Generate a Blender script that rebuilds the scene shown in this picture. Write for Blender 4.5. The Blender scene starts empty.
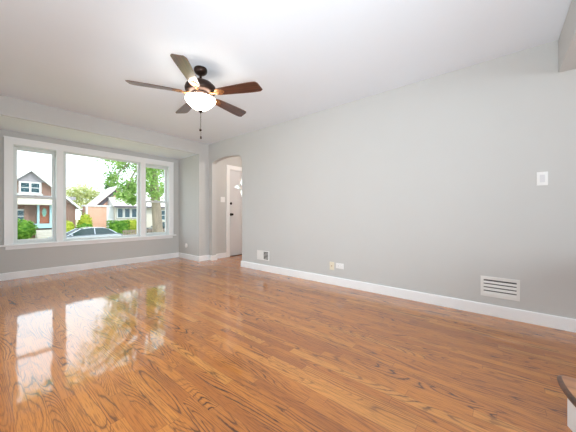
import bpy, bmesh, math, random
from mathutils import Vector, Matrix
random.seed(7)
R = math.radians
sc = bpy.context.scene
col = sc.collection

# ------------------------------------------------------------------ camera
YAW = 50.489
CAM_Z = 0.9886
cam_d = bpy.data.cameras.new('camera')
cam_d.sensor_width = 36.0
cam_d.lens = 256.57 / 576 * 36.0
cam_d.shift_y = -(216 - 214.31) / 576.0
cam_d.clip_start = 0.02
cam_d.clip_end = 500
cam = bpy.data.objects.new('camera', cam_d)
cam.location = (0, 0, CAM_Z)
cam.rotation_euler = (R(90), 0, R(-YAW))
col.objects.link(cam)
sc.camera = cam

# ------------------------------------------------------------------ view
sc.view_settings.view_transform = 'Standard'
sc.view_settings.look = 'None'
sc.view_settings.gamma = 1.0
sc.view_settings.use_curve_mapping = False
sc.view_settings.exposure = 0.1
sc.cycles.max_bounces = 10
sc.cycles.diffuse_bounces = 5
sc.cycles.glossy_bounces = 4
sc.cycles.transparent_max_bounces = 16
sc.cycles.sample_clamp_indirect = 6.0
sc.cycles.use_denoising = True

# ------------------------------------------------------------------ sky and sun
world = bpy.data.worlds.new('world')
sc.world = world
world.use_nodes = True
bg = world.node_tree.nodes['Background']
bg.inputs['Color'].default_value = (0.80, 0.93, 1.0, 1)
bg.inputs['Strength'].default_value = 2.8


XL_W = -0.35      # inner face of the left wall, where the added window sits


def lamp(name, kind, loc, rot, energy, color, **kw):
    d = bpy.data.lights.new(name, kind)
    d.energy = energy
    d.color = color
    for k, v in kw.items():
        setattr(d, k, v)
    o = bpy.data.objects.new(name, d)
    o.location = loc
    o.rotation_euler = rot
    col.objects.link(o)
    return o


# high summer sun behind our own house, falling on the facades across the street
lamp('sun', 'SUN', (0, 0, 20), (R(42), 0, R(16)), 2.1, (1.0, 0.95, 0.86), angle=R(1.5))
# the big front window guides the sky's own light into the room (a sampling portal: it emits nothing)
portal = lamp('front_window_portal', 'AREA', (1.545, 5.93, 1.3), (R(-90), 0, 0), 1, (1, 1, 1), shape='RECTANGLE', size=2.45, size_y=1.6)
portal.data.cycles.is_portal = True
# added soft fill in front of the solid rear wall, behind the camera
lamp('rear_fill_light', 'AREA', (1.4, -4.1, 1.45), (R(90), 0, 0), 72, (0.85, 0.945, 1.0), shape='RECTANGLE', size=3.0, size_y=1.7)
# added fill light from the left, in front of the closed wall
lamp('side_fill_light', 'AREA', (XL_W + .2, 2.2, 1.25), (R(72), 0, R(-90)), 26, (0.85, 0.945, 1.0), shape='RECTANGLE', size=2.7, size_y=1.3, spread=R(150))
# photographer's lamp bounced off the ceiling
lamp('bounce_lamp', 'AREA', (0.0, -0.35, 0.75), (R(180 - 48), 0, R(-38)), 38, (0.85, 0.945, 1.0), shape='DISK', size=0.5, spread=R(135))


# ------------------------------------------------------------------ materials
def lin(c):
    return tuple(((v / 255) / 12.92 if v / 255 <= 0.04045 else ((v / 255 + 0.055) / 1.055) ** 2.4) for v in c)


def new_mat(name):
    m = bpy.data.materials.new(name)
    m.use_nodes = True
    nt = m.node_tree
    nt.nodes.clear()
    out = nt.nodes.new('ShaderNodeOutputMaterial')
    return m, nt, out


def mat(name, srgb, rough=0.5, metal=0.0, spec=0.5, var=0.06, scale=8.0, bump=0.0, bscale=60.0, coat=0.0,
        emit=None, estr=0.0, stretch=(1, 1, 1)):
    m, nt, out = new_mat(name)
    N, L = nt.nodes, nt.links
    b = N.new('ShaderNodeBsdfPrincipled')
    tc = N.new('ShaderNodeTexCoord')
    mp = N.new('ShaderNodeMapping')
    mp.inputs['Scale'].default_value = stretch
    L.new(tc.outputs['Object'], mp.inputs['Vector'])
    no = N.new('ShaderNodeTexNoise')
    no.inputs['Scale'].default_value = scale
    no.inputs['Detail'].default_value = 3
    L.new(mp.outputs['Vector'], no.inputs['Vector'])
    cr = N.new('ShaderNodeValToRGB')
    c = lin(srgb)
    cr.color_ramp.elements[0].position = 0.3
    cr.color_ramp.elements[1].position = 0.7
    cr.color_ramp.elements[0].color = (*[v * (1 - var) for v in c], 1)
    cr.color_ramp.elements[1].color = (*[min(1, v * (1 + var)) for v in c], 1)
    L.new(no.outputs['Fac'], cr.inputs['Fac'])
    L.new(cr.outputs['Color'], b.inputs['Base Color'])
    b.inputs['Roughness'].default_value = rough
    b.inputs['Metallic'].default_value = metal
    b.inputs['Specular IOR Level'].default_value = spec
    b.inputs['Coat Weight'].default_value = coat
    if bump:
        n2 = N.new('ShaderNodeTexNoise')
        n2.inputs['Scale'].default_value = bscale
        L.new(mp.outputs['Vector'], n2.inputs['Vector'])
        bp = N.new('ShaderNodeBump')
        bp.inputs['Strength'].default_value = bump
        bp.inputs['Distance'].default_value = 0.01
        L.new(n2.outputs['Fac'], bp.inputs['Height'])
        L.new(bp.outputs['Normal'], b.inputs['Normal'])
    if emit:
        b.inputs['Emission Color'].default_value = (*lin(emit), 1)
        b.inputs['Emission Strength'].default_value = estr
    L.new(b.outputs['BSDF'], out.inputs['Surface'])
    return m


def glass_mat(name, tint=(1, 1, 1), refl=0.004):
    m, nt, out = new_mat(name)
    N, L = nt.nodes, nt.links
    t = N.new('ShaderNodeBsdfTransparent')
    t.inputs['Color'].default_value = (*tint, 1)
    g = N.new('ShaderNodeBsdfGlossy')
    g.inputs['Roughness'].default_value = 0.02
    mx = N.new('ShaderNodeMixShader')
    mx.inputs['Fac'].default_value = refl
    L.new(t.outputs[0], mx.inputs[1])
    L.new(g.outputs[0], mx.inputs[2])
    L.new(mx.outputs[0], out.inputs['Surface'])
    return m


def frosted_mat(name, c):
    m, nt, out = new_mat(name)
    N, L = nt.nodes, nt.links
    t = N.new('ShaderNodeBsdfTranslucent')
    t.inputs['Color'].default_value = (*c, 1)
    d = N.new('ShaderNodeBsdfTransparent')
    mx = N.new('ShaderNodeMixShader')
    mx.inputs['Fac'].default_value = 0.45
    L.new(t.outputs[0], mx.inputs[1])
    L.new(d.outputs[0], mx.inputs[2])
    L.new(mx.outputs[0], out.inputs['Surface'])
    return m


def brick_mat(name, c1, c2, mortar, scale=4.2):
    m, nt, out = new_mat(name)
    N, L = nt.nodes, nt.links
    b = N.new('ShaderNodeBsdfPrincipled')
    tc = N.new('ShaderNodeTexCoord')
    sep = N.new('ShaderNodeSeparateXYZ')
    L.new(tc.outputs['Object'], sep.inputs[0])
    add = N.new('ShaderNodeMath')
    L.new(sep.outputs['X'], add.inputs[0])
    L.new(sep.outputs['Y'], add.inputs[1])
    cb = N.new('ShaderNodeCombineXYZ')
    L.new(add.outputs[0], cb.inputs['X'])
    L.new(sep.outputs['Z'], cb.inputs['Y'])
    br = N.new('ShaderNodeTexBrick')
    br.inputs['Color1'].default_value = (*lin(c1), 1)
    br.inputs['Color2'].default_value = (*lin(c2), 1)
    br.inputs['Mortar'].default_value = (*lin(mortar), 1)
    br.inputs['Scale'].default_value = scale
    br.inputs['Mortar Size'].default_value = 0.03
    L.new(cb.outputs[0], br.inputs['Vector'])
    L.new(br.outputs['Color'], b.inputs['Base Color'])
    b.inputs['Roughness'].default_value = 0.85
    L.new(b.outputs[0], out.inputs['Surface'])
    return m


def leaf_mat(name, c1, c2, transl=0.35):
    m, nt, out = new_mat(name)
    N, L = nt.nodes, nt.links
    tc = N.new('ShaderNodeTexCoord')
    no = N.new('ShaderNodeTexNoise')
    no.inputs['Scale'].default_value = 3.0
    no.inputs['Detail'].default_value = 4
    L.new(tc.outputs['Object'], no.inputs['Vector'])
    cr = N.new('ShaderNodeValToRGB')
    cr.color_ramp.elements[0].position = 0.35
    cr.color_ramp.elements[1].position = 0.65
    cr.color_ramp.elements[0].color = (*lin(c1), 1)
    cr.color_ramp.elements[1].color = (*lin(c2), 1)
    L.new(no.outputs['Fac'], cr.inputs['Fac'])
    d = N.new('ShaderNodeBsdfDiffuse')
    t = N.new('ShaderNodeBsdfTranslucent')
    L.new(cr.outputs[0], d.inputs['Color'])
    L.new(cr.outputs[0], t.inputs['Color'])
    mx = N.new('ShaderNodeMixShader')
    mx.inputs['Fac'].default_value = transl
    L.new(d.outputs[0], mx.inputs[1])
    L.new(t.outputs[0], mx.inputs[2])
    L.new(mx.outputs[0], out.inputs['Surface'])
    return m


def oak_floor_mat():
    m, nt, out = new_mat('oak_strip_floor')
    N, L = nt.nodes, nt.links

    def math_(op, a, b=None, c=None):
        n = N.new('ShaderNodeMath')
        n.operation = op
        for i, v in enumerate((a, b, c)):
            if v is None:
                continue
            if isinstance(v, (int, float)):
                n.inputs[i].default_value = v
            else:
                L.new(v, n.inputs[i])
        return n.outputs[0]

    def comb(x, y, z):
        n = N.new('ShaderNodeCombineXYZ')
        for i, v in enumerate((x, y, z)):
            if isinstance(v, (int, float)):
                n.inputs[i].default_value = v
            else:
                L.new(v, n.inputs[i])
        return n.outputs[0]

    def noise(vec, scale=1.0, detail=2.0, rough=0.5, dist=0.0):
        n = N.new('ShaderNodeTexNoise')
        n.inputs['Scale'].default_value = scale
        n.inputs['Detail'].default_value = detail
        n.inputs['Roughness'].default_value = rough
        n.inputs['Distortion'].default_value = dist
        L.new(vec, n.inputs['Vector'])
        return n.outputs['Fac']

    def ramp(fac, stops):
        n = N.new('ShaderNodeValToRGB')
        e = n.color_ramp.elements
        while len(e) < len(stops):
            e.new(0.5)
        for k, (pos, c) in enumerate(stops):
            e[k].position = pos
            e[k].color = (*c, 1)
        L.new(fac, n.inputs['Fac'])
        return n.outputs['Color']

    def mix(fac, a, b, mode='MIX'):
        n = N.new('ShaderNodeMix')
        n.data_type = 'RGBA'
        n.blend_type = mode
        if isinstance(fac, (int, float)):
            n.inputs[0].default_value = fac
        else:
            L.new(fac, n.inputs[0])
        for idx, v in ((6, a), (7, b)):
            if isinstance(v, tuple):
                n.inputs[idx].default_value = (*v, 1)
            else:
                L.new(v, n.inputs[idx])
        return n.outputs[2]

    tc = N.new('ShaderNodeTexCoord')
    sep = N.new('ShaderNodeSeparateXYZ')
    L.new(tc.outputs['Object'], sep.inputs[0])
    x, y = sep.outputs['X'], sep.outputs['Y']
    W = 0.0572
    xs = math_('DIVIDE', x, W)
    ix = math_('FLOOR', xs)
    fx = math_('FRACT', xs)
    wn = N.new('ShaderNodeTexWhiteNoise')
    wn.noise_dimensions = '1D'
    L.new(ix, wn.inputs['W'])
    r1 = wn.outputs['Value']
    ln = math_('MULTIPLY_ADD', r1, 0.5, 0.75)
    ys = math_('DIVIDE', math_('MULTIPLY_ADD', r1, 17.3, y), ln)
    iy = math_('FLOOR', ys)
    fy = math_('FRACT', ys)
    wn2 = N.new('ShaderNodeTexWhiteNoise')
    wn2.noise_dimensions = '2D'
    L.new(comb(ix, iy, 0.0), wn2.inputs['Vector'])
    s = wn2.outputs['Value']
    wc = N.new('ShaderNodeSeparateColor')
    L.new(wn2.outputs['Color'], wc.inputs[0])
    s2, s3 = wc.outputs[1], wc.outputs[2]
    # plank tint
    base = ramp(s, [(0.0, lin((176, 104, 40))), (0.12, lin((194, 118, 46))), (0.8, lin((207, 130, 53))), (1.0, lin((219, 147, 68)))])
    # cathedral grain: contour lines of a stretched noise field, own field per plank
    z1 = math_('MULTIPLY', s, 57.0)
    n1 = noise(comb(math_('MULTIPLY', x, 8.0), math_('MULTIPLY', y, 0.9), z1), 1.0, 1.2, 0.4, 0.35)
    wig = noise(comb(math_('MULTIPLY', x, 70.0), math_('MULTIPLY', y, 22.0), z1), 1.0, 2.0, 0.6)
    n1 = math_('MULTIPLY_ADD', wig, 0.018, n1)
    cnt = math_('MULTIPLY', n1, math_('MULTIPLY_ADD', s2, 14.0, 16.0))
    tri = math_('ABSOLUTE', math_('MULTIPLY_ADD', math_('FRACT', cnt), 2.0, -1.0))
    line = ramp(tri, [(0.0, (1, 1, 1)), (0.10, (1, 1, 1)), (0.26, (0.3, 0.3, 0.3)), (0.6, (0.05, 0.05, 0.05)), (1.0, (0, 0, 0))])
    lm = noise(comb(math_('MULTIPLY', x, 5.0), math_('MULTIPLY', y, 1.1), math_('MULTIPLY', s3, 31.0)), 1.0, 2.0)
    amt = ramp(lm, [(0.38, (0.10, 0.10, 0.10)), (0.56, (1, 1, 1))])
    ls = N.new('ShaderNodeSeparateColor')
    L.new(line, ls.inputs[0])
    am = N.new('ShaderNodeSeparateColor')
    L.new(amt, am.inputs[0])
    fac = math_('MULTIPLY', ls.outputs[0], am.outputs[0])
    fac = math_('MULTIPLY', fac, math_('MULTIPLY_ADD', s3, 0.45, 0.6))
    c = mix(math_('MULTIPLY', fac, 0.95), base, lin((70, 36, 15)))
    # fine pores and ray flecks along the strip
    pores = noise(comb(math_('MULTIPLY', x, 260.0), math_('MULTIPLY', y, 9.0), z1), 1.0, 2.0, 0.6)
    pf = ramp(pores, [(0.36, (0.5, 0.47, 0.44)), (0.5, (1, 1, 1))])
    c = mix(0.75, c, pf, 'MULTIPLY')
    # slow change of tone across the room (wear and stain)
    slow = noise(comb(x, y, 0.0), 0.9, 2.0)
    c = mix(1.0, c, ramp(slow, [(0.3, (0.9, 0.88, 0.86)), (0.7, (1.06, 1.05, 1.04))]), 'MULTIPLY')
    # joints
    ex = math_('ABSOLUTE', math_('SUBTRACT', fx, 0.5))
    ey = math_('ABSOLUTE', math_('SUBTRACT', fy, 0.5))
    gx = math_('GREATER_THAN', ex, 0.482)
    gy = math_('GREATER_THAN', ey, 0.4985)
    gap = math_('MAXIMUM', gx, gy)
    c = mix(math_('MULTIPLY', gap, 0.35), c, lin((60, 32, 16)))
    b = N.new('ShaderNodeBsdfPrincipled')
    L.new(c, b.inputs['Base Color'])
    b.inputs['Roughness'].default_value = 0.45
    b.inputs['Specular IOR Level'].default_value = 0.15
    b.inputs['Coat Weight'].default_value = 1.0
    b.inputs['Coat Roughness'].default_value = 0.055
    b.inputs['Coat IOR'].default_value = 1.8
    # gentle waviness of the varnish, strip by strip
    wav = noise(comb(math_('MULTIPLY', x, 7.0), math_('MULTIPLY', y, 2.0), math_('MULTIPLY', s, 3.0)), 1.0, 2.0)
    h = math_('MULTIPLY_ADD', math_('MULTIPLY', ls.outputs[0], am.outputs[0]), -0.02, wav)
    bp = N.new('ShaderNodeBump')
    bp.inputs['Strength'].default_value = 0.25
    bp.inputs['Distance'].default_value = 0.006
    L.new(h, bp.inputs['Height'])
    L.new(bp.outputs['Normal'], b.inputs['Coat Normal'])
    L.new(b.outputs['BSDF'], out.inputs['Surface'])
    return m


def wood_mat(name, c1, c2, rough=0.35, axis=0, scale=14.0, coat=0.0):
    m, nt, out = new_mat(name)
    N, L = nt.nodes, nt.links
    b = N.new('ShaderNodeBsdfPrincipled')
    tc = N.new('ShaderNodeTexCoord')
    mp = N.new('ShaderNodeMapping')
    s = [scale * 2.2] * 3
    s[axis] = scale * 0.12
    mp.inputs['Scale'].default_value = s
    no = N.new('ShaderNodeTexNoise')
    no.inputs['Scale'].default_value = 1.0
    no.inputs['Detail'].default_value = 5
    no.inputs['Distortion'].default_value = 0.6
    cr = N.new('ShaderNodeValToRGB')
    cr.color_ramp.elements[0].position = 0.35
    cr.color_ramp.elements[1].position = 0.65
    cr.color_ramp.elements[0].color = (*lin(c1), 1)
    cr.color_ramp.elements[1].color = (*lin(c2), 1)
    L.new(tc.outputs['Object'], mp.inputs['Vector'])
    L.new(mp.outputs['Vector'], no.inputs['Vector'])
    L.new(no.outputs['Fac'], cr.inputs['Fac'])
    L.new(cr.outputs['Color'], b.inputs['Base Color'])
    b.inputs['Roughness'].default_value = rough
    b.inputs['Coat Weight'].default_value = coat
    b.inputs['Coat Roughness'].default_value = 0.12
    L.new(b.outputs['BSDF'], out.inputs['Surface'])
    return m


M = {
    'wall': mat('grey_wall_paint', (206, 206, 204), 0.7, var=0.008, scale=2, bump=0.03, bscale=220, spec=0.25),
    'ceiling': mat('ceiling_paint', (237, 244, 252), 0.85, var=0.008, scale=1.5, spec=0.2),
    'trim': mat('white_trim_paint', (249, 250, 251), 0.35, var=0.01, scale=3),
    'vinyl': mat('white_vinyl', (226, 231, 231), 0.4, var=0.01),
    'floor': oak_floor_mat(),
    'door': mat('door_paint', (224, 224, 226), 0.45, var=0.01),
    'glass': glass_mat('window_glass'),
    'frosted': frosted_mat('frosted_glass', (0.95, 0.93, 0.9)),
    'bronze': mat('oil_rubbed_bronze', (58, 44, 38), 0.38, metal=0.75, var=0.15, scale=20),
    'iron': mat('antique_brass', (176, 128, 84), 0.35, metal=0.8, var=0.15, scale=30),
    'blade': wood_mat('dark_cherry_blade', (60, 32, 24), (100, 56, 40), 0.4, 0, 16.0, 1.0),
    'bowl': mat('lit_frosted_bowl', (250, 244, 232), 0.3, var=0.0, emit=(255, 243, 228), estr=18.0),
    'white_plastic': mat('white_plastic', (244, 244, 243), 0.35, var=0.005),
    'cream_plastic': mat('almond_plastic', (236, 228, 206), 0.4, var=0.01),
    'dark_slot': mat('dark_slot', (30, 29, 28), 0.8, var=0.1),
    'white_metal': mat('white_enamel', (236, 236, 233), 0.35, var=0.01),
    'brass': mat('dark_knob_metal', (46, 40, 36), 0.3, metal=0.85, var=0.1),
    'tread': wood_mat('walnut_tread', (62, 34, 18), (104, 60, 32), 0.3, 1, 12.0, 0.5),
    'tread_top': wood_mat('oak_tread_top', (168, 104, 56), (206, 140, 84), 0.3, 1, 10.0, 1.0),
    'riser': mat('riser_paint', (240, 240, 240), 0.4, var=0.01),
    'asphalt': mat('asphalt', (120, 120, 120), 0.9, var=0.1, scale=4),
    'concrete': mat('concrete', (186, 182, 174), 0.85, var=0.08, scale=3),
    'lawn': leaf_mat('lawn_grass', (150, 152, 112), (178, 176, 138), 0.0),
    'leaf': leaf_mat('maple_leaf', (112, 152, 76), (176, 202, 128), 0.45),
    'leaf_pale': leaf_mat('pale_leaf', (182, 196, 136), (220, 216, 168), 0.4),
    'leaf_dark': leaf_mat('dark_leaf', (84, 118, 76), (122, 152, 96), 0.3),
    'hedge': leaf_mat('hedge_leaf', (70, 120, 48), (128, 168, 72), 0.3),
    'hedge_yellow': leaf_mat('golden_hedge_leaf', (150, 170, 60), (190, 196, 84), 0.3),
    'bark': mat('bark', (130, 118, 106), 0.9, var=0.3, scale=5, bump=0.6, bscale=14, stretch=(1, 1, 0.25)),
    'brick_brown': brick_mat('brown_brick', (132, 92, 76), (108, 76, 62), (140, 124, 114)),
    'brick_pink': brick_mat('salmon_brick', (204, 150, 124), (192, 136, 110), (208, 186, 172)),
    'shingle': mat('grey_shingle', (146, 142, 148), 0.9, var=0.12, scale=6),
    'roof': mat('dark_roof', (98, 92, 98), 0.9, var=0.15, scale=6),
    'roof_pale': mat('weathered_roof', (192, 188, 184), 0.9, var=0.1, scale=6),
    'siding': mat('cream_siding', (190, 184, 174), 0.7, var=0.03),
    'ext_trim': mat('exterior_white', (205, 206, 206), 0.6, var=0.02),
    'awning': mat('awning_canvas', (182, 176, 160), 0.8, var=0.05),
    'ext_pane': mat('dark_house_glass', (44, 70, 80), 0.08, var=0.15, scale=1.5),
    'teal': mat('teal_paint', (158, 192, 200), 0.5, var=0.03),
    'oak_door': wood_mat('orange_door', (128, 66, 40), (150, 84, 52), 0.4, 2, 4.0),
    'door_glass': mat('door_oval_glass', (110, 160, 140), 0.1, var=0.1),
    'car_paint': mat('silver_car_paint', (178, 184, 194), 0.2, metal=0.4, var=0.02, coat=0.8),
    'car_dark': mat('dark_car_paint', (52, 64, 70), 0.2, metal=0.3, var=0.05, coat=0.8),
    'car_glass': mat('car_glass', (44, 60, 62), 0.06, var=0.1),
    'tire': mat('tyre_rubber', (32, 32, 32), 0.9, var=0.1),
    'hub': mat('alloy_wheel', (170, 172, 176), 0.3, metal=0.8, var=0.05),
    'tail': mat('tail_lamp_red', (170, 40, 36), 0.25, var=0.05),
    'fence': mat('weathered_fence', (128, 112, 102), 0.85, var=0.15, scale=4),
}


# ------------------------------------------------------------------ mesh helpers
class MB:
    def __init__(self):
        self.bm = bmesh.new()

    def box(self, x0, x1, y0, y1, z0, z1, bevel=0.0, mtx=None, seg=2):
        r = bmesh.ops.create_cube(self.bm, size=1.0)
        vs = r['verts']
        for v in vs:
            v.co = Vector((x0 + (v.co.x + .5) * (x1 - x0), y0 + (v.co.y + .5) * (y1 - y0), z0 + (v.co.z + .5) * (z1 - z0)))
        if bevel:
            es = list({e for v in vs for e in v.link_edges})
            rr = bmesh.ops.bevel(self.bm, geom=es, offset=bevel, segments=seg, profile=0.6, affect='EDGES')
            vs = list({v for f in rr['faces'] for v in f.verts} | {v for v in vs if v.is_valid})
        if mtx is not None:
            for v in vs:
                v.co = mtx @ v.co
        return self

    def lathe(self, prof, seg=32, mtx=None, cap=True):
        """prof: list of (radius, z) top to bottom or bottom to top."""
        rings = []
        for r, z in prof:
            if r < 1e-5:
                rings.append([self.bm.verts.new((0, 0, z))])
            else:
                rings.append([self.bm.verts.new((r * math.cos(2 * math.pi * k / seg), r * math.sin(2 * math.pi * k / seg), z)) for k in range(seg)])
        for a, b in zip(rings[:-1], rings[1:]):
            for k in range(seg):
                k2 = (k + 1) % seg
                if len(a) == 1 and len(b) == 1:
                    continue
                if len(a) == 1:
                    self.bm.faces.new((a[0], b[k], b[k2]))
                elif len(b) == 1:
                    self.bm.faces.new((a[k], b[0], a[k2]))
                else:
                    self.bm.faces.new((a[k], b[k], b[k2], a[k2]))
        if cap:
            for ring in (rings[0], rings[-1]):
                if len(ring) > 1:
                    self.bm.faces.new(ring)
        if mtx is not None:
            for ring in rings:
                for v in ring:
                    v.co = mtx @ v.co
        return self

    def tube(self, pts, rad, seg=10):
        pts = [Vector(q) for q in pts]
        rads = rad if isinstance(rad, (list, tuple)) else [rad] * len(pts)
        rings = []
        for i, q in enumerate(pts):
            t = (pts[min(i + 1, len(pts) - 1)] - pts[max(i - 1, 0)]).normalized()
            up = Vector((0, 0, 1)) if abs(t.z) < 0.9 else Vector((1, 0, 0))
            a = t.cross(up).normalized()
            b = t.cross(a).normalized()
            rings.append([self.bm.verts.new(q + rads[i] * (math.cos(2 * math.pi * k / seg) * a + math.sin(2 * math.pi * k / seg) * b)) for k in range(seg)])
        for a, b in zip(rings[:-1], rings[1:]):
            for k in range(seg):
                self.bm.faces.new((a[k], a[(k + 1) % seg], b[(k + 1) % seg], b[k]))
        self.bm.faces.new(rings[0])
        self.bm.faces.new(rings[-1][::-1])
        return self

    def prism(self, outer, holes, to3, depth):
        """outer/holes: 2D loops; to3(u, v, w) gives the point; w runs 0..depth."""
        loops = [outer] + list(holes)
        tmp = bmesh.new()
        idx = {}
        for lp in loops:
            vs = [tmp.verts.new((u, v, 0)) for u, v in lp]
            for a, b in zip(vs, vs[1:] + vs[:1]):
                tmp.edges.new((a, b))
        bmesh.ops.triangle_fill(tmp, edges=list(tmp.edges), use_beauty=True, normal=(0, 0, 1))
        tmp.verts.index_update()
        front = [self.bm.verts.new(to3(v.co.x, v.co.y, 0)) for v in tmp.verts]
        back = [self.bm.verts.new(to3(v.co.x, v.co.y, depth)) for v in tmp.verts]
        for f in tmp.faces:
            ii = [v.index for v in f.verts]
            self.bm.faces.new([front[i] for i in ii])
            self.bm.faces.new([back[i] for i in reversed(ii)])
        k = 0
        for lp in loops:
            n = len(lp)
            for i in range(n):
                a, b = k + i, k + (i + 1) % n
                self.bm.faces.new((front[a], back[a], back[b], front[b]))
            k += n
        tmp.free()
        return self

    def loft(self, rings, cap=True):
        vs = [[self.bm.verts.new(q) for q in r] for r in rings]
        n = len(vs[0])
        for a, b in zip(vs[:-1], vs[1:]):
            for k in range(n):
                self.bm.faces.new((a[k], a[(k + 1) % n], b[(k + 1) % n], b[k]))
        if cap:
            self.bm.faces.new(vs[0])
            self.bm.faces.new(vs[-1][::-1])
        return self

    def quad(self, a, b, c, d):
        self.bm.faces.new([self.bm.verts.new(q) for q in (a, b, c, d)])
        return self

    def build(self, name, material, parent=None, smooth=False, loc=None, recalc=True):
        if recalc:
            bmesh.ops.recalc_face_normals(self.bm, faces=list(self.bm.faces))
        me = bpy.data.meshes.new(name)
        self.bm.to_mesh(me)
        self.bm.free()
        if smooth:
            for f in me.polygons:
                f.use_smooth = True
            me.set_sharp_from_angle(angle=R(38))
        me.materials.append(material)
        o = bpy.data.objects.new(name, me)
        col.objects.link(o)
        if parent is not None:
            o.parent = parent
        if loc:
            o.location = loc
        return o


def tag(o, label=None, cat=None, group=None, kind=None):
    for k, v in (('label', label), ('category', cat), ('group', group), ('kind', kind)):
        if v:
            o[k] = v
    return o


def empty(name, loc, label, cat, group=None, kind=None, rz=0.0):
    o = bpy.data.objects.new(name, None)
    o.location = loc
    o.rotation_euler = (0, 0, rz)
    col.objects.link(o)
    return tag(o, label, cat, group, kind)


def struct(o, label, cat):
    return tag(o, label, cat, kind='structure')


def xy(u, v, w):
    return (u, v, w)


# ------------------------------------------------------------------ room shell
H = 2.5
XR, YW, YP, XA = 3.2, 5.727, 4.87, 2.97       # right wall, window wall, pier plane, alcove side
XL = -0.35
ZA = 2.252                                      # alcove ceiling
YB = -4.2                                       # rear wall

struct(MB().box(XL - .1, 5.0, YB - .1, 5.9, -0.12, 0).build('floor', M['floor']), 'glossy orange-brown oak strip floor of the empty room', 'floor')
struct(MB().box(XL - .1, 5.0, YB - .1, YP + .02, H, H + .1).build('ceiling', M['ceiling']), 'flat white ceiling over the living room', 'ceiling')
struct(MB().box(XL, XA + .1, YP + .02, 5.9, ZA, ZA + .1).build('ceiling_alcove', M['ceiling']), 'lower cream ceiling of the window alcove', 'ceiling')
struct(MB().box(XL, XR + .11, YP, YP + .02, ZA, H).build('wall_header', M['wall']), 'grey header band above the window alcove', 'wall')

WX0, WX1, WZ0, WZ1 = 0.345, 2.745, 0.52, 2.07
struct(MB().prism([(XL, -.1), (XA + .2, -.1), (XA + .2, ZA + .08), (XL, ZA + .08)],
                  [[(WX0, WZ0), (WX1, WZ0), (WX1, WZ1), (WX0, WZ1)]],
                  lambda u, v, w: (u, YW + w, v), 0.17).build('wall_front', M['wall']),
       'grey wall holding the wide triple window', 'wall')
struct(MB().box(XL, 0.12, YP, YW, 0, ZA).build('wall_alcove_left', M['wall']), 'grey return wall left of the window alcove', 'wall')
struct(MB().box(XA, XR, YP, YW, 0, ZA).build('wall_alcove_right', M['wall']), 'grey return wall right of the window alcove', 'wall')

DX0, DX1, DZ = 3.745, 4.645, 2.05
struct(MB().prism([(XR, 0), (DX0, 0), (DX0, DZ), (DX1, DZ), (DX1, 0), (5.0, 0), (5.0, H), (XR, H)], [],
                  lambda u, v, w: (u, YP + w, v), 0.12).build('wall_entry', M['wall']),
       'grey entry hall wall around the white front door', 'wall')

# right wall with the plaster arch
AY0, AY1 = 3.77, 4.745
arch = []
for k in range(25):
    t = k / 24.0
    yy = AY0 + (AY1 - AY0) * t
    e = abs(2 * t - 1)
    z = 2.157 - 0.055 * e ** 1.6 - (0.11 if t < .5 else 0.03) * max(0, (e - 0.84) / 0.16) ** 2.2
    arch.append((yy, z))
outline = [(YB, 0), (AY0, 0)] + arch + [(AY1, 0), (YP, 0), (YP, H), (YB, H)]
struct(MB().prism(outline, [], lambda u, v, w: (XR + w, u, v), 0.105).build('wall_right', M['wall']),
       'long plain grey wall on the right with an arched opening', 'wall')
struct(MB().box(XL - .1, XL, YB - .1, YP + .1, 0, H).build('wall_left', M['wall']), 'grey left wall of the room', 'wall')
struct(MB().box(XL, XR, YB - .1, YB, 0, H).build('wall_rear', M['wall']), 'grey rear wall behind the viewer', 'wall')
struct(MB().box(4.9, 5.0, 2.6, YP, 0, H).build('wall_hall_end', M['wall']), 'grey end wall of the entry hall', 'wall')
struct(MB().box(XR + .105, 5.0, 2.5, 2.6, 0, H).build('wall_hall_side', M['wall']), 'grey inner wall of the entry hall', 'wall')
struct(MB().box(XL, XR, -0.66, -0.392, 2.212, H, 0.004).build('beam', M['wall']), 'grey dropped beam at the ceiling by the stairs', 'beam')


# baseboards with a stepped cap and quarter-round shoe
def baseboard(name, path, label, h=0.108):
    """path: 2D points; the room lies on the left of the path."""
    prof = [(0, 0), (0.016, 0), (0.016, h - 0.012), (0.0145, h - 0.005), (0.010, h), (0, h)]
    mb = MB()
    pts = [Vector((q[0], q[1], 0)) for q in path]
    rings = []
    for i, q in enumerate(pts):
        ns = []
        for a, b in ((i - 1, i), (i, i + 1)):
            if a >= 0 and b < len(pts):
                d = (pts[b] - pts[a]).normalized()
                ns.append(Vector((-d.y, d.x, 0)))
        n = ns[0]
        if len(ns) == 2:
            n = (ns[0] + ns[1]) / (1 + ns[0].dot(ns[1]))
        rings.append([(q.x + n.x * o, q.y + n.y * o, z) for o, z in prof])
    mb.loft(rings)
    return struct(mb.build(name, M['trim']), label, 'baseboard')


baseboard('baseboard_front', [(XA - .0005, YW - .0005), (0.1205, YW - .0005)], 'white baseboard under the triple window')
baseboard('baseboard_alcove', [(3.66, YP - .0005), (XR + .1055, YP - .0005), (XR + .1055, AY1 - .0005), (XR - .0005, AY1 - .0005), (XR - .0005, YP - .0005), (XA - .0005, YP - .0005), (XA - .0005, YW - .027)], 'white baseboard wrapping the alcove corner to the front door')
baseboard('baseboard_right', [(XR - .0005, -1.5), (XR - .0005, AY0 + .0005), (XR + .08, AY0 + .0005)], 'long white baseboard along the right wall')


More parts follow.
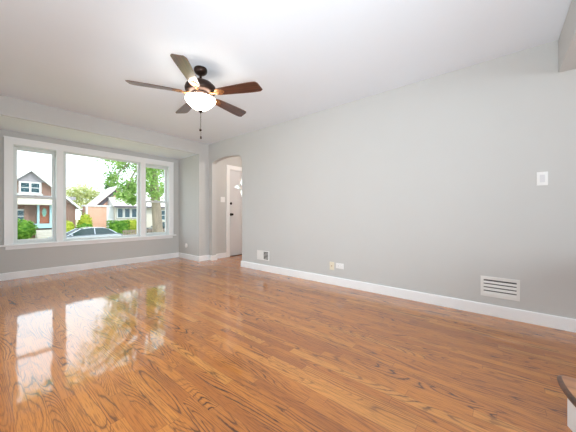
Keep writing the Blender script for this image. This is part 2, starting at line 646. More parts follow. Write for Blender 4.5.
# ------------------------------------------------------------------ triple window
def ring_frame(mb, x0, x1, z0, z1, y0, y1, w, wb=None, wt=None, bevel=0.003):
    wb = w if wb is None else wb
    wt = w if wt is None else wt
    mb.box(x0, x0 + w, y0, y1, z0, z1, bevel)
    mb.box(x1 - w, x1, y0, y1, z0, z1, bevel)
    mb.box(x0 + w, x1 - w, y0, y1, z0, z0 + wb, bevel)
    mb.box(x0 + w, x1 - w, y0, y1, z1 - wt, z1, bevel)
    return mb


# casing: head, two sides, two mullion covers
cs = MB()
cs.box(0.256, 2.836, YW - .022, YW + .001, 2.06, 2.158, 0.004)
cs.box(0.250, 2.842, YW - .03, YW + .001, 2.146, 2.162, 0.003)
for a, b in ((0.256, 0.352), (2.738, 2.836)):
    cs.box(a, b, YW - .022, YW + .001, 0.525, 2.06, 0.004)
for a, b in ((0.256, 0.270), (2.822, 2.836)):
    cs.box(a, b, YW - .03, YW + .001, 0.525, 2.15, 0.003)
for a, b in ((0.846, 0.934), (2.156, 2.244)):
    cs.box(a, b, YW - .02, YW + .10, 0.525, 2.06, 0.004)
struct(cs.build('trim_1', M['trim']), 'white casing around and between the three windows', 'trim')
sl = MB()
sl.box(0.20, 2.89, YW - .055, YW + .10, 0.505, 0.53, 0.006)
sl.box(0.27, 2.822, YW - .02, YW - .0005, 0.452, 0.505, 0.004)
struct(sl.build('trim_2', M['trim']), 'white sill board under the three windows', 'trim')


def double_hung(name, x0, x1, label):
    """jambs, an upper and a lower sash, each with its pane."""
    z0, z1 = 0.53, 2.065
    f = ring_frame(MB(), x0, x1, z0, z1, YW + .005, YW + .14, 0.014, 0.012, 0.02).build(name, M['vinyl'])
    struct(f, label, 'window')
    zm = 1.262
    a0, a1 = x0 + .014, x1 - .014
    for nm, zz0, zz1, yy, wb, wt in (('upper_sash', zm - .018, z1 - .02, YW + .085, 0.036, 0.052), ('lower_sash', z0 + .012, zm + .018, YW + .045, 0.052, 0.036)):
        s = ring_frame(MB(), a0, a1, zz0, zz1, yy, yy + .036, 0.042, wb, wt, 0.004).build(nm, M['vinyl'], f)
        MB().box(a0 + .04, a1 - .04, yy + .014, yy + .02, zz0 + wb - .002, zz1 - wt + .002).build('pane', M['glass'], s)
    lk = MB().box((a0 + a1) / 2 - .03, (a0 + a1) / 2 + .03, YW + .03, YW + .075, zm + .018, zm + .03, 0.003)
    lk.lathe([(0.012, 0), (0.012, 0.012), (0.0, 0.014)], 14, Matrix.Translation(((a0 + a1) / 2, YW + .055, zm + .03)))
    lk.build('sash_lock', M['white_metal'], f)
    return f


double_hung('window_1', 0.345, 0.858, 'white double-hung window left of the picture window')
double_hung('window_3', 2.232, 2.745, 'white double-hung window right of the picture window, tree trunk behind')
w2 = ring_frame(MB(), 0.922, 2.168, 0.53, 2.065, YW + .005, YW + .14, 0.02, 0.012, 0.014).build('window_2', M['vinyl'])
struct(w2, 'large fixed picture window in the middle of the three', 'window')
s2 = ring_frame(MB(), 0.942, 2.148, 0.542, 2.051, YW + .04, YW + .085, 0.038, 0.03, 0.014, 0.004).build('sash', M['vinyl'], w2)
MB().box(0.978, 2.112, YW + .06, YW + .066, 0.57, 2.039).build('pane', M['glass'], s2)

# window with a drawn white shade, added unseen behind the side fill light
w4 = MB()
for (ya, yb, za, zb) in ((.72, .82, .5, 2.1), (3.58, 3.68, .5, 2.1), (.82, 3.58, .5, .6), (.82, 3.58, 2.0, 2.1), (2.16, 2.24, .6, 2.0)):
    w4.box(XL, XL + .022, ya, yb, za, zb, .003)
w4 = struct(w4.build('added_window', M['trim']), 'made-up white double window with drawn shades, added behind the side fill light', 'window')
for ya, yb in ((.82, 2.16), (2.24, 3.58)):
    MB().box(XL + .002, XL + .006, ya, yb, .6, 2.0).build('shade', M['white_plastic'], w4)

# ------------------------------------------------------------------ entry door and hall
dc = MB()
YD = YP - .0005
dc.box(3.662, 3.752, YD - .02, YD, 0, 2.135, 0.004)
dc.box(4.638, 4.728, YD - .02, YD, 0, 2.135, 0.004)
dc.box(3.752, 4.638, YD - .02, YD, 2.043, 2.135, 0.004)
dc.box(3.745, 3.757, YP, YP + .11, 0, 2.05)
dc.box(4.633, 4.645, YP, YP + .11, 0, 2.05)
dc.box(3.757, 4.633, YP, YP + .11, 2.038, 2.05)
struct(dc.build('trim_3', M['trim']), 'white casing around the front door', 'trim')

SX, SZ = 4.162, 1.655


def petal(ang, r0, r1, w):
    c, s = math.cos(ang), math.sin(ang)
    loc = [(r0, 0), (r0 + (r1 - r0) * .28, w), (r1, 0), (r0 + (r1 - r0) * .28, -w)]
    return [(SX + a * c - b * s, SZ + a * s + b * c) for a, b in loc]


petals = [petal(R(a), 0.045, 0.25, 0.05) for a in (0, 90, 180, 270)] + [petal(R(a), 0.05, 0.12, 0.024) for a in (45, 135, 225, 315)]
door = MB().prism([(3.76, 0.012), (4.63, 0.012), (4.63, 2.035), (3.76, 2.035)], petals,
                  lambda u, v, w: (u, YP + .035 + w, v), 0.044).build('door_1', M['door'])
struct(door, 'white front door with a starburst window, seen through the arch', 'door')
for pt in petals:
    MB().prism(pt, [], lambda u, v, w: (u, YP + .055 + w, v), 0.005).build('star_pane', M['frosted'], door)
FWD = Matrix.Rotation(R(90), 4, 'X')      # lathe axis z -> -y


def at(x, y, z):
    return Matrix.Translation((x, y, z)) @ FWD


kn = MB().lathe([(0, 0), (0.033, 0), (0.033, 0.006), (0.028, 0.01), (0.013, 0.014), (0.012, 0.035), (0.02, 0.042), (0.028, 0.055), (0.027, 0.068), (0.018, 0.076), (0, 0.078)], 24, at(3.825, YP + .036, 0.985))
kn.build('door_knob', M['brass'], door, True)
db = MB().lathe([(0, 0), (0.03, 0), (0.03, 0.008), (0.024, 0.014), (0.01, 0.016), (0, 0.016)], 24, at(3.825, YP + .036, 1.245))
db.box(-.005, .005, -.018, .018, 0.014, 0.034, 0.002, at(3.825, YP + .036, 1.245))
db.build('deadbolt', M['brass'], door, True)
struct(MB().box(3.757, 4.633, YP - .01, YP + .11, 0, 0.012, 0.003).build('trim_4', M['tread']), 'dark wood sill under the front door', 'trim')

# hall ceiling lamp
hl = empty('ceiling_lamp', (4.1, 3.4, H), 'small round ceiling lamp in the entry hall', 'lamp')
MB().lathe([(0, 0), (0.13, 0), (0.13, -.02), (0.11, -.035), (0, -.035)], 28).build('canopy', M['bronze'], hl, True)
MB().lathe([(0.11, -.035), (0.105, -.07), (0.08, -.1), (0.04, -.115), (0, -.118)], 28).build('lamp_shade', mat('hall_lamp_glass', (255, 230, 200), 0.4, var=0, emit=(255, 190, 130), estr=14.0), hl, True)
lamp('hall_lamp_bulb', 'POINT', (4.1, 3.4, H - .2), (0, 0, 0), 24, (1.0, 0.90, 0.81), shadow_soft_size=0.1)


# ------------------------------------------------------------------ wall plates and registers
def on_right(y, z):
    """frame on the right wall: local x -> along the wall to the right in view, y -> up, z -> out into the room."""
    return Matrix.Translation((XR, y, z)) @ Matrix(((0, 0, -1, 0), (-1, 0, 0, 0), (0, 1, 0, 0), (0, 0, 0, 1)))


def wall_thing(name, mtx, label, cat, group=None):
    o = bpy.data.objects.new(name, None)
    o.matrix_world = mtx
    col.objects.link(o)
    return tag(o, label, cat, group)


sw = wall_thing('light_switch', on_right(-0.293, 1.306), 'white rocker light switch high on the right wall near the beam', 'light switch')
MB().box(-.036, .036, -.06, .06, 0, .006, .0025).build('switch_plate', M['white_plastic'], sw)
b_ = MB().box(-.017, .017, -.034, .034, .0062, .009, .001)
b_.build('rocker', mat('rocker_plastic', (228, 228, 230), 0.35, var=0.005), sw)
for zz in (-.049, .049):
    MB().lathe([(0, .0062), (.003, .0062), (.003, .0072), (0, .0074)], 10, Matrix.Translation((0, zz, 0))).build('screw', M['white_metal'], sw)

hs = empty('light_switch', (3.565, YP - .0005, 1.325), 'white double light switch beside the front door casing', 'light switch')
MB().box(-.058, .058, -.006, 0, -.06, .06, .0025).build('switch_plate', M['white_plastic'], hs)
for dx in (-.024, .024):
    MB().box(dx - .005, dx + .005, -.016, -.0062, -.012, .012, .002).build('toggle', M['white_plastic'], hs)

rc = wall_thing('cable_outlet', Matrix.Translation((XA, 5.39, 0.292)) @ Matrix(((0, 0, -1, 0), (-1, 0, 0, 0), (0, 1, 0, 0), (0, 0, 0, 1))), 'round white cover plate low on the alcove return wall', 'cover plate')
MB().lathe([(0, 0.0), (.05, 0.0), (.05, .004), (.045, .009), (.02, .011), (0, .011)], 28).build('cover', M['white_plastic'], rc, True)
MB().lathe([(0, .0112), (.004, .0112), (.004, .0125), (0, .013)], 10).build('screw', M['white_metal'], rc)

cj = wall_thing('cable_jack', on_right(1.832, 0.258), 'almond coloured cable plate low on the right wall', 'wall plate')
MB().box(-.036, .036, -.057, .057, 0, .006, .0025).build('plate', M['cream_plastic'], cj)
MB().lathe([(0, .0062), (.008, .0062), (.008, .008), (.0048, .008), (.0048, .016), (0, .016)], 14).build('jack', M['iron'], cj)

ol = wall_thing('power_outlet', on_right(1.708, 0.272), 'white sideways power outlet right of the almond cable plate', 'outlet')
MB().box(-.06, .06, -.037, .037, 0, .006, .0025).build('plate', M['white_plastic'], ol)
for dx in (-.02, .02):
    f = MB().lathe([(0, .0062), (.0165, .0062), (.0165, .008), (0, .008)], 20, Matrix.Translation((dx, 0, 0)))
    soc = f.build('socket', M['white_plastic'], ol)
    for dy in (-.006, .006):
        MB().box(dx - .004, dx + .004, dy - .001, dy + .001, .0081, .0085).build('slot', M['dark_slot'], soc)

# large return register
rg = wall_thing('wall_register', on_right(0.0, 0.280), 'large white louvred floor-level register on the right wall near the stairs', 'air vent')
hw, hh = .146, .097
MB().prism([(-hw, -hh), (hw, -hh), (hw, hh), (-hw, hh)], [[(-hw + .024, -hh + .028), (hw - .024, -hh + .028), (hw - .024, hh - .028), (-hw + .024, hh - .028)]],
           lambda u, v, w: (u, v, w), .007).build('frame', M['white_metal'], rg)
MB().box(-hw + .02, hw - .02, -hh + .024, hh - .024, 0.0005, .0015).build('duct_backing', M['dark_slot'], rg)
gh = hh - .028
fn = MB()
for k in range(27):
    x = -hw + .03 + k * (2 * hw - .06) / 26
    fn.box(x - .0012, x + .0012, -gh, gh, .0016, .003)
fn.build('fins', M['hub'], rg)
step = 2 * gh / 4
for k in range(4):
    z0 = -gh + k * step
    m_ = Matrix.Translation((0, z0 + step * .33, .0056)) @ Matrix.Rotation(R(-10), 4, 'X')
    MB().box(-hw + .024, hw - .024, -step * .36, step * (.24 if k == 3 else .33), -.001, .001, .0005, m_).build('louver', M['white_metal'], rg)

# small register beside the arch
rs = wall_thing('wall_register', on_right(3.205, 0.268), 'small white two-bank register on the right wall beside the arch', 'air vent')
hw, hh = .148, .083
MB().prism([(-hw, -hh), (hw, -hh), (hw, hh), (-hw, hh)], [[(.012, -hh + .02), (hw - .022, -hh + .02), (hw - .022, hh - .02), (.012, hh - .02)]],
           lambda u, v, w: (u, v, w), .007).build('frame', M['white_metal'], rs)
MB().box(.006, hw - .016, -hh + .014, hh - .014, .0005, .0015).build('duct_backing', M['dark_slot'], rs)
gh = hh - .02
for k in range(5):
    z0 = -gh + (k + .8) * 2 * gh / 5.6
    MB().box(.012, hw - .022, z0 - .004, z0 + .004, .002, .0065, .0008).build('louver', M['white_metal'], rs)
pn = MB()
for k in range(5):
    x = -hw + .03 + k * .024
    pn.box(x - .004, x + .004, -gh, gh, .007, .0095, .001)
pn.build('closed_bank', M['white_metal'], rs)


# ------------------------------------------------------------------ ceiling fan
FX, FY = 1.480, 2.398
fan = empty('ceiling_fan', (FX, FY, H), 'five-blade dark wood ceiling fan with a lit white glass bowl', 'ceiling fan')
MB().lathe([(0, 0), (.063, 0), (.066, -.008), (.066, -.024), (.059, -.042), (.043, -.056), (.022, -.064), (0, -.064)], 36).build('canopy', M['bronze'], fan, True)
MB().lathe([(.0125, -.06), (.0125, -.122), (.022, -.125), (.024, -.14), (.02, -.15)], 20).build('downrod', M['bronze'], fan, True)
MB().lathe([(0, -0.1300), (.03, -0.1320), (.08, -0.1400), (.122, -0.1580), (.148, -0.1840), (.156, -0.2100), (.152, -0.2340), (.136, -0.2520), (.105, -0.2620), (0, -0.2640)], 44).build('motor_housing', M['bronze'], fan, True)
MB().lathe([(0, -0.2545), (.09, -0.2545), (.094, -0.2710), (.082, -0.2860), (.076, -0.3060), (.08, -0.3180), (0, -0.3190)], 36).build('switch_housing', M['bronze'], fan, True)


def blade_outline():
    L0, L1 = 0.175, 0.665
    n = 22
    up = []
    for i in range(n + 1):
        t = i / n
        w = 0.044 + 0.026 * min(1, t / 0.75) ** 0.8
        x = L0 + (L1 - L0) * t
        if t < 0.06:
            w *= 0.72 + 0.28 * math.sqrt(t / 0.06)
        if t > 0.90:
            q = (t - 0.90) / 0.10
            w *= 1 - 0.30 * q ** 3
        up.append((x, w))
    lo = [(x - 0.018 * max(0, (x - 0.58) / .085), -w) for x, w in up[::-1]]
    return up + lo


PITCH = -12
protos = None
for k in range(5):
    a = R(7 + 72 * k)
    base = Matrix.Rotation(a, 4, 'Z') @ Matrix.Translation((0, 0, -.264)) @ Matrix.Rotation(R(PITCH), 4, 'X')
    if protos is None:
        bl = MB().prism(blade_outline(), [], lambda u, v, w: (u, v, w), .006).build('blade', M['blade'], fan)
        ir = MB()
        # forked bracket: neck from the motor, a curled shield under the blade root
        ir.tube([(.085, 0, .02), (.115, 0, .004), (.145, 0, -.006), (.175, 0, -.006)], [.012, .011, .010, .009], 10)
        shield = [(.165, -.016), (.185, -.036), (.215, -.043), (.238, -.03), (.262, -.012), (.272, 0), (.262, .012), (.238, .03), (.215, .043), (.185, .036), (.165, .016)]
        ir.prism(shield, [], lambda u, v, w: (u, v, -.0005 - w), .005)
        iro = ir.build('blade_iron', M['iron'], bl, True)
        scs = [MB().lathe([(0, -.006), (.005, -.006), (.005, -.0085), (0, -.009)], 10, Matrix.Translation((px, py, 0))).build('screw', M['bronze'], bl)
               for px, py in ((.2, -.022), (.2, .022), (.248, 0))]
        protos = (bl, iro, *scs)
        bl.matrix_local = base
    else:
        c = protos[0].copy()
        col.objects.link(c)
        c.parent = fan
        c.matrix_local = base
        for q in protos[1:]:
            d = q.copy()
            col.objects.link(d)
            d.parent = c
MB().lathe([(.082, -0.3140), (.146, -0.3140), (.152, -0.3190), (.152, -0.3250), (.144, -0.3400), (.122, -0.3660), (.092, -0.3940), (.058, -0.4180), (.028, -0.4320), (0, -0.4360)], 44).build('light_bowl', M['bowl'], fan, True)
MB().lathe([(0, -0.4280), (.022, -0.4330), (.027, -0.4390), (.02, -0.4480), (.008, -0.4530), (.008, -0.4590), (0, -0.4610)], 20).build('finial', M['bronze'], fan, True)
for dx, z1, nm in ((-.004, -.635, 'round fob'), (.006, -.71, 'barrel fob')):
    pc = MB()
    zz = -.455
    while zz > z1 + .012:
        pc.lathe([(0, zz), (.0016, zz - .0012), (.0016, zz - .0028), (0, zz - .004)], 6, Matrix.Translation((dx, dx * .7, 0)), cap=False)
        zz -= .0038
    pco = pc.build('pull_chain', M['bronze'], fan)
    if dx < 0:
        pr = [(0, .014), (.005, .012), (.011, .006), (.013, -.002), (.011, -.01), (.005, -.015), (0, -.016)]
    else:
        pr = [(0, .016), (.004, .014), (.008, .01), (.0085, -.01), (.006, -.016), (0, -.017)]
    MB().lathe([(r, z1 + z) for r, z in pr], 16, Matrix.Translation((dx, dx * .7, 0))).build('fob', M['bronze'], pco, True)

# ------------------------------------------------------------------ stair with a rounded starting step
st = empty('staircase', (1.9, -.6, 0), 'white stair with dark wood treads and rounded first step at the lower right', 'stairs')


def tread_shape(inset):
    cx, cy, a, b = 1.865, -0.528, 0.45 - inset, 0.302 - inset
    pts = []
    for i in range(21):
        t = R(180 - i * 4.5)
        pts.append((cx + a * math.cos(t), cy + b * math.sin(t)))
    return pts


def tread_mesh(outl, z0, z1):
    """nosed board: the outline shrinks a little at its upper and lower edge."""
    mb = MB()
    n = len(outl)
    c = Vector((sum(q[0] for q in outl) / n, sum(q[1] for q in outl) / n))
    rings = []
    for k, (off, z) in enumerate(((.012, z0), (.004, z0 + .004), (0, z0 + .010), (0, z1 - .010), (.004, z1 - .004), (.012, z1))):
        ring = []
        for i in range(n):
            p0, p1, p2 = Vector(outl[i - 1]), Vector(outl[i]), Vector(outl[(i + 1) % n])
            d = (p2 - p0).normalized()
            nn = Vector((d.y, -d.x))
            if nn.dot(p1 - c) < 0:
                nn = -nn
            q = p1 - nn * off
            ring.append((q.x - 1.9, q.y + .6, z))
        rings.append(ring)
    mb.loft(rings)
    return mb


tip = []
for i in range(8):
    t = R(90 - i * 90 / 7)
    tip.append((1.885 + .035 * math.cos(t), -.261 + .035 * math.sin(t)))
outl = tread_shape(0) + tip[1:] + [(1.92, -1.35), (1.415, -1.35)]
tr0 = tread_mesh(outl, .135, .1655).build('tread', M['tread'], st, True)
co = Vector((1.7, -.8))
inner = []
for i in range(len(outl)):
    p0, p1, p2 = Vector(outl[i - 1]), Vector(outl[i]), Vector(outl[(i + 1) % len(outl)])
    d = (p2 - p0).normalized()
    nn = Vector((d.y, -d.x))
    if nn.dot(p1 - co) < 0:
        nn = -nn
    q = p1 - nn * .016
    inner.append((q.x - 1.9, q.y + .6))
MB().prism(inner, [], lambda u, v, w: (u, v, .1656 + w), .0012).build('tread_board', M['tread_top'], tr0)
ro = [(q[0], q[1]) for q in tread_shape(.014) if q[0] < 1.755]
ro = ro + [(1.757, -.2445), (1.763, -.253), (1.763, -1.34), (1.429, -1.34)]
MB().prism(ro, [], lambda u, v, w: (u - 1.9, v + .6, w), .1355).build('riser', M['riser'], st)
for k in range(1, 4):
    x0 = 1.415 + .28 * k + .2
    x1 = x0 + .31 if k < 3 else 3.19
    MB().box(x0 + .025 - 1.9, x1 - 1.9, -1.34 + .6, -.72 + .6, (.166 * k if k > 1 else .166), .166 * k + .136).build('riser', M['riser'], st)
    MB().box(x0 - 1.9, x1 - 1.9, -1.35 + .6, -.70 + .6, .166 * k + .136, .166 * (k + 1), .008).build('tread', M['tread'], st)

# ------------------------------------------------------------------ outdoors: ground
G = -1.45
struct(MB().box(-60, 110, 5.95, 150, G - .2, G - .05).build('ground', M['lawn']), 'sunny lawn ground across the street', 'lawn')
struct(MB().box(-60, 110, 19.0, 28.0, G - .15, G - .02).build('street', M['asphalt']), 'grey street in front of the houses', 'street')
struct(MB().box(-60, 110, 28.0, 28.25, G - .15, G + .1).build('kerb', M['concrete']), 'pale kerb along the far side of the street', 'kerb')
struct(MB().box(-60, 110, 30.2, 31.8, G - .1, G + .02).build('sidewalk', M['concrete']), 'pale sidewalk in front of the houses', 'sidewalk')


def leaf_cloud(mb, centre, radii, n, size, rng, shell=0.55, box=False):
    for _ in range(n):
        if box:
            q = Vector((rng.uniform(-1, 1), rng.uniform(-1, 1), rng.uniform(-1, 1)))
            ax = rng.randrange(3)
            if rng.random() < 0.8:
                q[ax] = (1 if rng.random() < .5 else -1) * rng.uniform(.9, 1.04)
        else:
            q = Vector((rng.gauss(0, 1), rng.gauss(0, 1), rng.gauss(0, 1))).normalized() * (shell + (1 - shell) * rng.random()) * rng.uniform(.9, 1.08)
        p = Vector(centre) + Vector((q.x * radii[0], q.y * radii[1], q.z * radii[2]))
        a = Vector((rng.gauss(0, 1), rng.gauss(0, 1), rng.gauss(0, .6))).normalized()
        b = a.cross(Vector((rng.gauss(0, 1), rng.gauss(0, 1), rng.gauss(0, 1)))).normalized()
        s = size * rng.uniform(.6, 1.3)
        mb.quad(p - a * s, p + b * s * .55, p + a * s, p - b * s * .55)


def shrub(name, loc, radii, n, size, material, label, cat, group=None, box=False, seed=1, core=0.82):
    rng = random.Random(seed)
    o = empty(name, loc, label, cat, group)
    mb = MB()
    leaf_cloud(mb, (0, 0, radii[2]), radii, n, size, rng, 0.8, box)
    # dense inner mass
    r = bmesh.ops.create_icosphere(mb.bm, subdivisions=3, radius=1.0)
    for v in r['verts']:
        q = v.co.copy()
        if box:
            m_ = max(abs(q.x), abs(q.y), abs(q.z))
            q = q / m_ * (0.9 + .1 * m_)
        k = core * (1 + rng.uniform(-.06, .06))
        v.co = Vector((q.x * radii[0] * k, q.y * radii[1] * k, q.z * radii[2] * k + radii[2]))
    mb.build('foliage', material, o, recalc=False)
    MB().tube([(0, 0, 0), (0, .01, radii[2] * .6)], [.05, .03], 8).build('stem', M['bark'], o)
    return o


def tree(name, loc, trunk_h, trunk_r, blobs, size, material, label, cat='tree', group=None, seed=3, shell=.3, lean=0.0):
    rng = random.Random(seed)
    o = empty(name, loc, label, cat, group)
    tb = MB()
    n = 9
    pts, rad = [], []
    for i in range(n + 1):
        t = i / n
        pts.append((math.sin(t * 3) * .12 * trunk_r * 4 - lean * t, math.cos(t * 2.3) * .1 * trunk_r * 3, trunk_h * t))
        rad.append(trunk_r * (1.25 - .25 * min(1, t * 6)) * (1 - .45 * t))
    tb.tube(pts, rad, 14)
    for (c, r, k) in blobs:
        top = Vector(pts[rng.choice((-1, -2, -3))])
        c2 = Vector(c)
        mid = top.lerp(c2, .5) + Vector((0, 0, .12 * (c2 - top).length))
        tb.tube([top, mid, c2], [trunk_r * .26, trunk_r * .14, trunk_r * .05], 8)
    tb.build('trunk', M['bark'], o, True)
    mb = MB()
    for (c, r, k) in blobs:
        leaf_cloud(mb, c, r, k, size, rng, shell)
    mb.build('crown', material, o, recalc=False)
    return o


# ------------------------------------------------------------------ outdoors: houses
def ext_window(parent, x0, x1, z0, z1, y, lights=1, frame=.1, pane=None, mid=True):
    fr = MB()
    ring_frame(fr, x0, x1, z0, z1, y - .06, y + .02, frame, frame, frame, 0)
    w = (x1 - x0 - frame) / lights
    for k in range(1, lights):
        fr.box(x0 + w * k, x0 + w * k + frame, y - .06, y + .02, z0 + frame, z1 - frame)
    if mid:
        zm = (z0 + z1) / 2
        fr.box(x0 + frame, x1 - frame, y - .05, y + .01, zm - .03, zm + .03)
    f = fr.build('window', M['ext_trim'], parent)
    MB().box(x0 + .02, x1 - .02, y - .02, y + .015, z0 + .02, z1 - .02).build('pane', pane or M['ext_pane'], f)
    return f


def gable_wall(x0, x1, z0, ze, xp, zp, y0, y1, name, material, parent):
    MB().prism([(x0, z0), (x1, z0), (x1, ze), (xp, zp), (x0, ze)], [], lambda u, v, w: (u, y0 + w, v), y1 - y0).build(name, material, parent)


def gable_roof(x0, x1, ze, xp, zp, y0, y1, t, material, parent, over=.35):
    for xa in (x0, x1):
        d = Vector((xa - xp, ze - zp)).normalized()
        e = Vector((xa, ze)) + d * over
        nn = Vector((-d.y, d.x))
        if nn.y < 0:
            nn = -nn
        p0, p1 = Vector((xp, zp)), e
        MB().prism([tuple(p0), tuple(p1), tuple(p1 + nn * t), (xp, zp + t / max(.2, nn.y))], [], lambda u, v, w: (u, y0 + w, v), y1 - y0).build('roof_slope', material, parent)


def rake_board(x0, x1, ze, xp, zp, y, w_, t, parent, over=.35):
    for xa in (x0, x1):
        d = Vector((xa - xp, ze - zp)).normalized()
        e = Vector((xa, ze)) + d * over
        nn = Vector((-d.y, d.x))
        if nn.y < 0:
            nn = -nn
        q0 = Vector((xp, zp))
        MB().prism([(xp, zp - w_ / max(.2, nn.y) * .0), tuple(e), tuple(e + nn * w_), (xp, zp + w_ / max(.2, nn.y))], [], lambda u, v, w: (u, y + w, v), t).build('rake_board', M['ext_trim'], parent)


# brown brick house across the street, seen in the left window
ha = empty('house', (3.62, 38, G), 'brown brick gabled house with an orange door, seen in the left window', 'house')
P0 = Matrix.Translation((-3.62, -38, -G))
gable_wall(-.29, 7.3, G, 1.85, 3.62, 5.45, 38, 48, 'wall', M['brick_brown'], ha)
# grey shingled top of the gable
MB().prism([(2.46, 4.42), (4.78, 4.42), (3.62, 5.49)], [], lambda u, v, w: (u, 37.95 + w, v), .1).build('gable_top', M['shingle'], ha)
gable_roof(-.29, 7.3, 1.85, 3.62, 5.5, 37.6, 48.3, .22, M['roof_pale'], ha)
rake_board(-.29, 7.3, 1.87, 3.62, 5.5, 37.55, .2, .08, ha)
ext_window(ha, 2.72, 4.40, 3.15, 4.40, 37.95, 2, .15)
MB().box(2.62, 4.52, 37.8, 38.0, 3.0, 3.15).build('window_ledge', M['ext_trim'], ha)
MB().box(-.29, 7.3, 37.93, 38, 2.62, 3.0).build('roof_apron', M['shingle'], ha)
aw = MB().prism([(36.9, 1.97), (36.9, 2.08), (38, 2.66), (38, 2.1)], [], lambda u, v, w: (1.3 + w, u, v), 4.6)
aw.build('awning', M['awning'], ha)
ext_window(ha, 1.6, 3.2, .1, 1.5, 37.95, 2, .12)
MB().box(4.06, 4.22, 37.6, 38.0, -.2, 2.1).build('door_jamb', M['teal'], ha)
MB().box(5.03, 5.19, 37.6, 38.0, -.2, 2.1).build('door_jamb', M['teal'], ha)
MB().box(4.22, 5.03, 37.7, 38.0, 1.98, 2.1).build('door_head', M['teal'], ha)
hd = MB().box(4.22, 5.03, 37.85, 37.98, 0, 1.98, .01).build('door', M['oak_door'], ha)
MB().prism([(4.625 + .17 * math.cos(R(a)), 1.2 + .48 * math.sin(R(a))) for a in range(0, 360, 15)], [], lambda u, v, w: (u, 37.83 + w, v), .02).build('oval_glass', M['door_glass'], hd)
MB().box(3.8, 5.6, 36.6, 37.99, -.45, 0).build('stoop', M['teal'], ha)
stp = MB()
for k in range(5):
    stp.box(3.8, 5.5, 36.6 - .3 * (k + 1), 36.6 - .3 * k, G - .1, -.62 - .16 * k)
stp.build('steps', M['concrete'], ha)
MB().box(3.1, 3.45, 37.8, 38.0, -.6, 1.95).build('brick_pier', M['brick_brown'], ha)
bpy.context.view_layer.update()
for ch in ha.children_recursive:
    ch.data.transform(P0)

# salmon brick house with the steep gable
hb = empty('house', (12.08, 40, G), 'salmon brick house with a steep white-edged gable and a cream window porch', 'house')
gable_wall(9.3, 14.6, G, 1.85, 11.95, 4.5, 40.0, 43, 'wall', M['brick_pink'], hb)
gable_roof(9.2, 14.7, 1.75, 11.95, 4.5, 39.4, 43.2, .2, M['roof_pale'], hb, .5)
rake_board(9.2, 14.7, 1.77, 11.95, 4.52, 39.34, .3, .08, hb, .5)
MB().prism([(9.6, 1.9), (11.95, 4.3), (11.95, 3.75), (9.95, 1.7)], [], lambda u, v, w: (u, 39.9 + w, v), .08).build('dark_frieze', M['roof'], hb)
MB().box(8.35, 10.5, 38.6, 40.0, G, 1.95).build('porch_wall', M['brick_pink'], hb)
MB().box(8.2, 11.3, 38.5, 40.0, 1.95, 2.12).build('porch_cap', M['ext_trim'], hb)
MB().box(10.5, 11.25, 38.55, 40.0, G, 1.95).build('porch_pilaster', M['ext_trim'], hb)
MB().box(8.35, 8.55, 38.5, 38.6, G, 1.95).build('porch_pilaster', M['ext_trim'], hb)
MB().box(11.25, 20.5, 38.0, 46, G, 2.0).build('sun_porch', M['siding'], hb)
MB().prism([(37.4, 1.95), (46.5, 1.95), (42.0, 4.4)], [], lambda u, v, w: (11.0 + w, u, v), 9.8).build('porch_roof', M['roof_pale'], hb)
MB().box(11.0, 20.8, 37.3, 37.42, 1.86, 2.08).build('fascia', M['roof'], hb)
for k in range(4):
    x = 11.45 + k * .82
    ext_window(hb, x, x + .74, .5, 1.82, 37.95, 1, .09, mid=False)
ext_window(hb, 16.2, 18.6, .1, 1.6, 37.95, 3, .1)
P1 = Matrix.Translation((-12.08, -40, -G))
for ch in hb.children_recursive:
    ch.data.transform(P1)


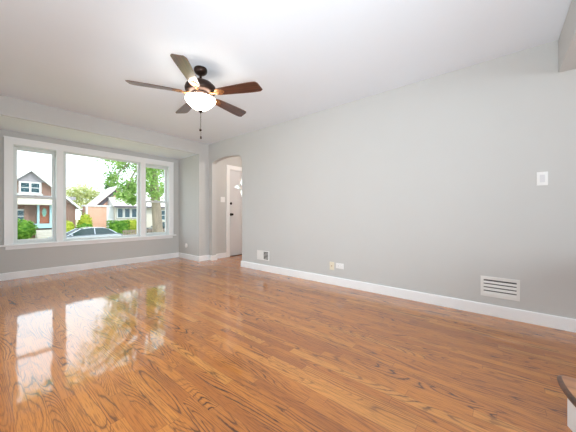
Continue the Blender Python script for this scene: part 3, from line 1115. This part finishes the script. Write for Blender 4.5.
# ------------------------------------------------------------------ outdoors: cars
def car(loc, rz, paint, label, estate=False):
    o = empty('car', loc, label, 'car', rz=rz)
    # side profile, nose at -x; length 4.5
    low = [(-2.22, .34), (-2.25, .55), (-2.18, .70), (-1.95, .80), (-1.15, .92), (1.55, .98), (2.05, .96), (2.2, .88), (2.24, .55), (2.18, .34)]
    def ring(y, sx, dz):
        return [(x * sx, y, z - dz if z > .6 else z) for x, z in low]
    MB().loft([ring(-.80, .975, .06), ring(-.87, 1.0, .0), ring(.87, 1.0, .0), ring(.80, .975, .06)]).build('body', M[paint], o, True)
    cab = [(-1.15, .90), (-.35, 1.40), (.2, 1.47), (.95, 1.44), (1.35 if not estate else 1.7, 1.30), (1.95, .94)]
    def cring(y, k):
        return [(x, y * (1 - .20 * (z - .9) / .57), z) for x, z in cab]
    MB().loft([cring(-.80, 0), cring(.80, 0)]).build('cabin', M['car_glass'], o, True)
    rf = [(-.42, 1.385), (.2, 1.485), (.95, 1.455), (1.38, 1.31), (1.30, 1.29), (.93, 1.41), (.2, 1.43), (-.38, 1.35)]
    MB().prism(rf, [], lambda u, v, w: (u, -.665 + w, v), 1.33).build('roof_panel', M[paint], o)
    for s in (-1, 1):
        for (xa, xb) in ((-1.2, -.42), (.42, .40), (1.9, 1.34)):
            pl = MB()
            za, zb = .92, (1.38 if xb < 0 else 1.46 if xb < 1 else 1.31)
            ya, yb = .795 * s, .80 * (1 - .2 * (zb - .9) / .57) * s
            pl.tube([(xa, ya, za), ((xa + xb) / 2, (ya + yb) / 2 + .006 * s, (za + zb) / 2), (xb, yb, zb)], .034, 8)
            pl.build('pillar', M[paint], o)
        for wx in (-1.38, 1.36):
            wm = Matrix.Translation((wx, .86 * s, .33)) @ Matrix.Rotation(R(90), 4, 'X')
            w = MB().lathe([(.2, -.06), (.30, -.09), (.325, -.05), (.325, .05), (.30, .09), (.2, .06)], 28, wm).build('wheel', M['tire'], o, True)
            MB().lathe([(0, -.075), (.2, -.07), (.2, .07), (0, .075)], 20, wm).build('hub', M['hub'], w, True)
        MB().box(2.12, 2.235, .55 * s - .16, .55 * s + .16, .70, .86, .01).build('tail_lamp', M['tail'], o)
        MB().box(-1.02, -.9, .9 * s - .08, .9 * s + .08, .92, 1.02, .02).build('wing_mirror', M[paint], o)
    return o


car((5.25, 24.3, G - .02), 0, 'car_paint', 'silver car parked on the street, seen low in the picture window')
car((15.4, 33.6, G - .05), R(12), 'car_dark', 'dark car half hidden behind the hedge and slatted fence', True)

# slatted fence in front of the dark car
fc = empty('fence', (13.2, 31.9, G - .05), 'low weathered slat fence in front of the dark car', 'fence')
for k in range(46):
    MB().box(-3 + k * .16, -3 + k * .16 + .09, -.015, .015, 0, .74 + .02 * (k % 3)).build('slat', M['fence'], fc)
for z in (.2, .58):
    MB().box(-3.05, 4.35, .016, .05, z, z + .07).build('rail', M['fence'], fc)

# ------------------------------------------------------------------ outdoors: planting
shrub('hedge', (2.55, 34.6, G - .05), (1.15, .9, 1.02), 1500, .1, M['hedge'], 'big green hedge before the brown brick house, seen in the left window', 'hedge', seed=4)
shrub('hedge', (11.0, 35.9, G - .05), (1.05, .7, .85), 1500, .09, M['hedge'], 'clipped boxy green hedge left of the dark car', 'hedge', box=True, seed=5)
shrub('shrub', (12.9, 37.3, G - .05), (1.6, .42, .93), 1200, .1, M['hedge_yellow'], 'golden green shrub under the row of house windows', 'shrub', seed=6)
shrub('shrub', (7.35, 34.4, G - .05), (.85, .6, .78), 900, .09, M['hedge'], 'round green shrub behind the middle of the silver car', 'shrub', seed=8)
shrub('shrub', (5.75, 33.4, G - .05), (.62, .6, .92), 800, .09, M['hedge_yellow'], 'yellow green shrub behind the front of the silver car', 'shrub', seed=9)
shrub('shrub', (7.85, 36.4, G - .05), (.72, .6, 1.3), 800, .1, M['hedge_yellow'], 'tall pale green shrub in front of the gap between the two brick houses', 'shrub', seed=10)

rng = random.Random(21)
tree('tree', (12.4, 60, G), 4.0, .25, [((0, 0, 6.4), (2.4, 2.0, 1.9), 1300), ((-2.2, 0, 5.8), (2.0, 1.6, 1.7), 800), ((2.1, .4, 5.9), (1.8, 1.6, 1.8), 800), ((0, -.5, 4.2), (3.2, 1.6, 1.5), 900)], .2, M['leaf_pale'],
     'pale yellow green tree far behind the brick houses', seed=12)
tree('tree', (16.6, 58, G), 4.5, .25, [((0, 0, 7.4), (1.5, 1.5, 2.0), 1100), ((.9, 0, 6.0), (1.7, 1.4, 1.6), 700)], .2, M['leaf_dark'], 'dark green tree behind the steep gable', seed=13)
tree('tree', (21.5, 52, G), 3.5, .3, [((0, 0, 6.0), (3.6, 2.4, 3.4), 2600), ((-3.2, 0, 7), (2.4, 2, 2.6), 900), ((3, 0, 6.5), (2.6, 2, 2.6), 900)], .25, M['leaf'], 'bright green tree behind the cream window porch', seed=14)
near = []
for (x, z, r, n) in ((-.9, 3.2, .8, 420), (-1.6, 3.9, .75, 380), (-.6, 4.3, .9, 420), (.1, 3.9, .9, 480), (.9, 4.3, .9, 420), (.9, 3.1, .75, 400), (-1.2, 4.9, .9, 420), (0, 5.1, 1.1, 500), (-2.2, 4.7, .8, 260),
                     (-.35, 2.55, .5, 200), (1.7, 3.6, .9, 350), (-1.45, 2.75, .55, 520), (-2.0, 3.2, .5, 260), (.75, 2.2, .45, 120), (-1.1, 2.35, .45, 380), (-1.8, 2.4, .4, 200), (-.75, 3.7, .7, 350), (-2.4, 3.9, .5, 90),
                     (-2.2, 5.7, 1.0, 420), (-3.3, 6.5, 1.1, 460), (-4.5, 6.9, 1.2, 460), (-1.5, 6.0, 1.1, 460), (-2.5, 7.0, 1.2, 460), (-.4, 6.5, 1.2, 460), (-5.5, 7.4, 1.1, 360), (.9, 6.0, 1.1, 360)):
    near.append(((x, rng.uniform(-.9, .9), z + .9), (r, r, r * .75), int(n * 1.7)))
tree('street_tree', (5.9, 13.3, G - .05), 6.2, .27, near, .06, M['leaf'], 'leafy street tree with a thick bare trunk, seen in the right window', seed=15, shell=.2, lean=.6)
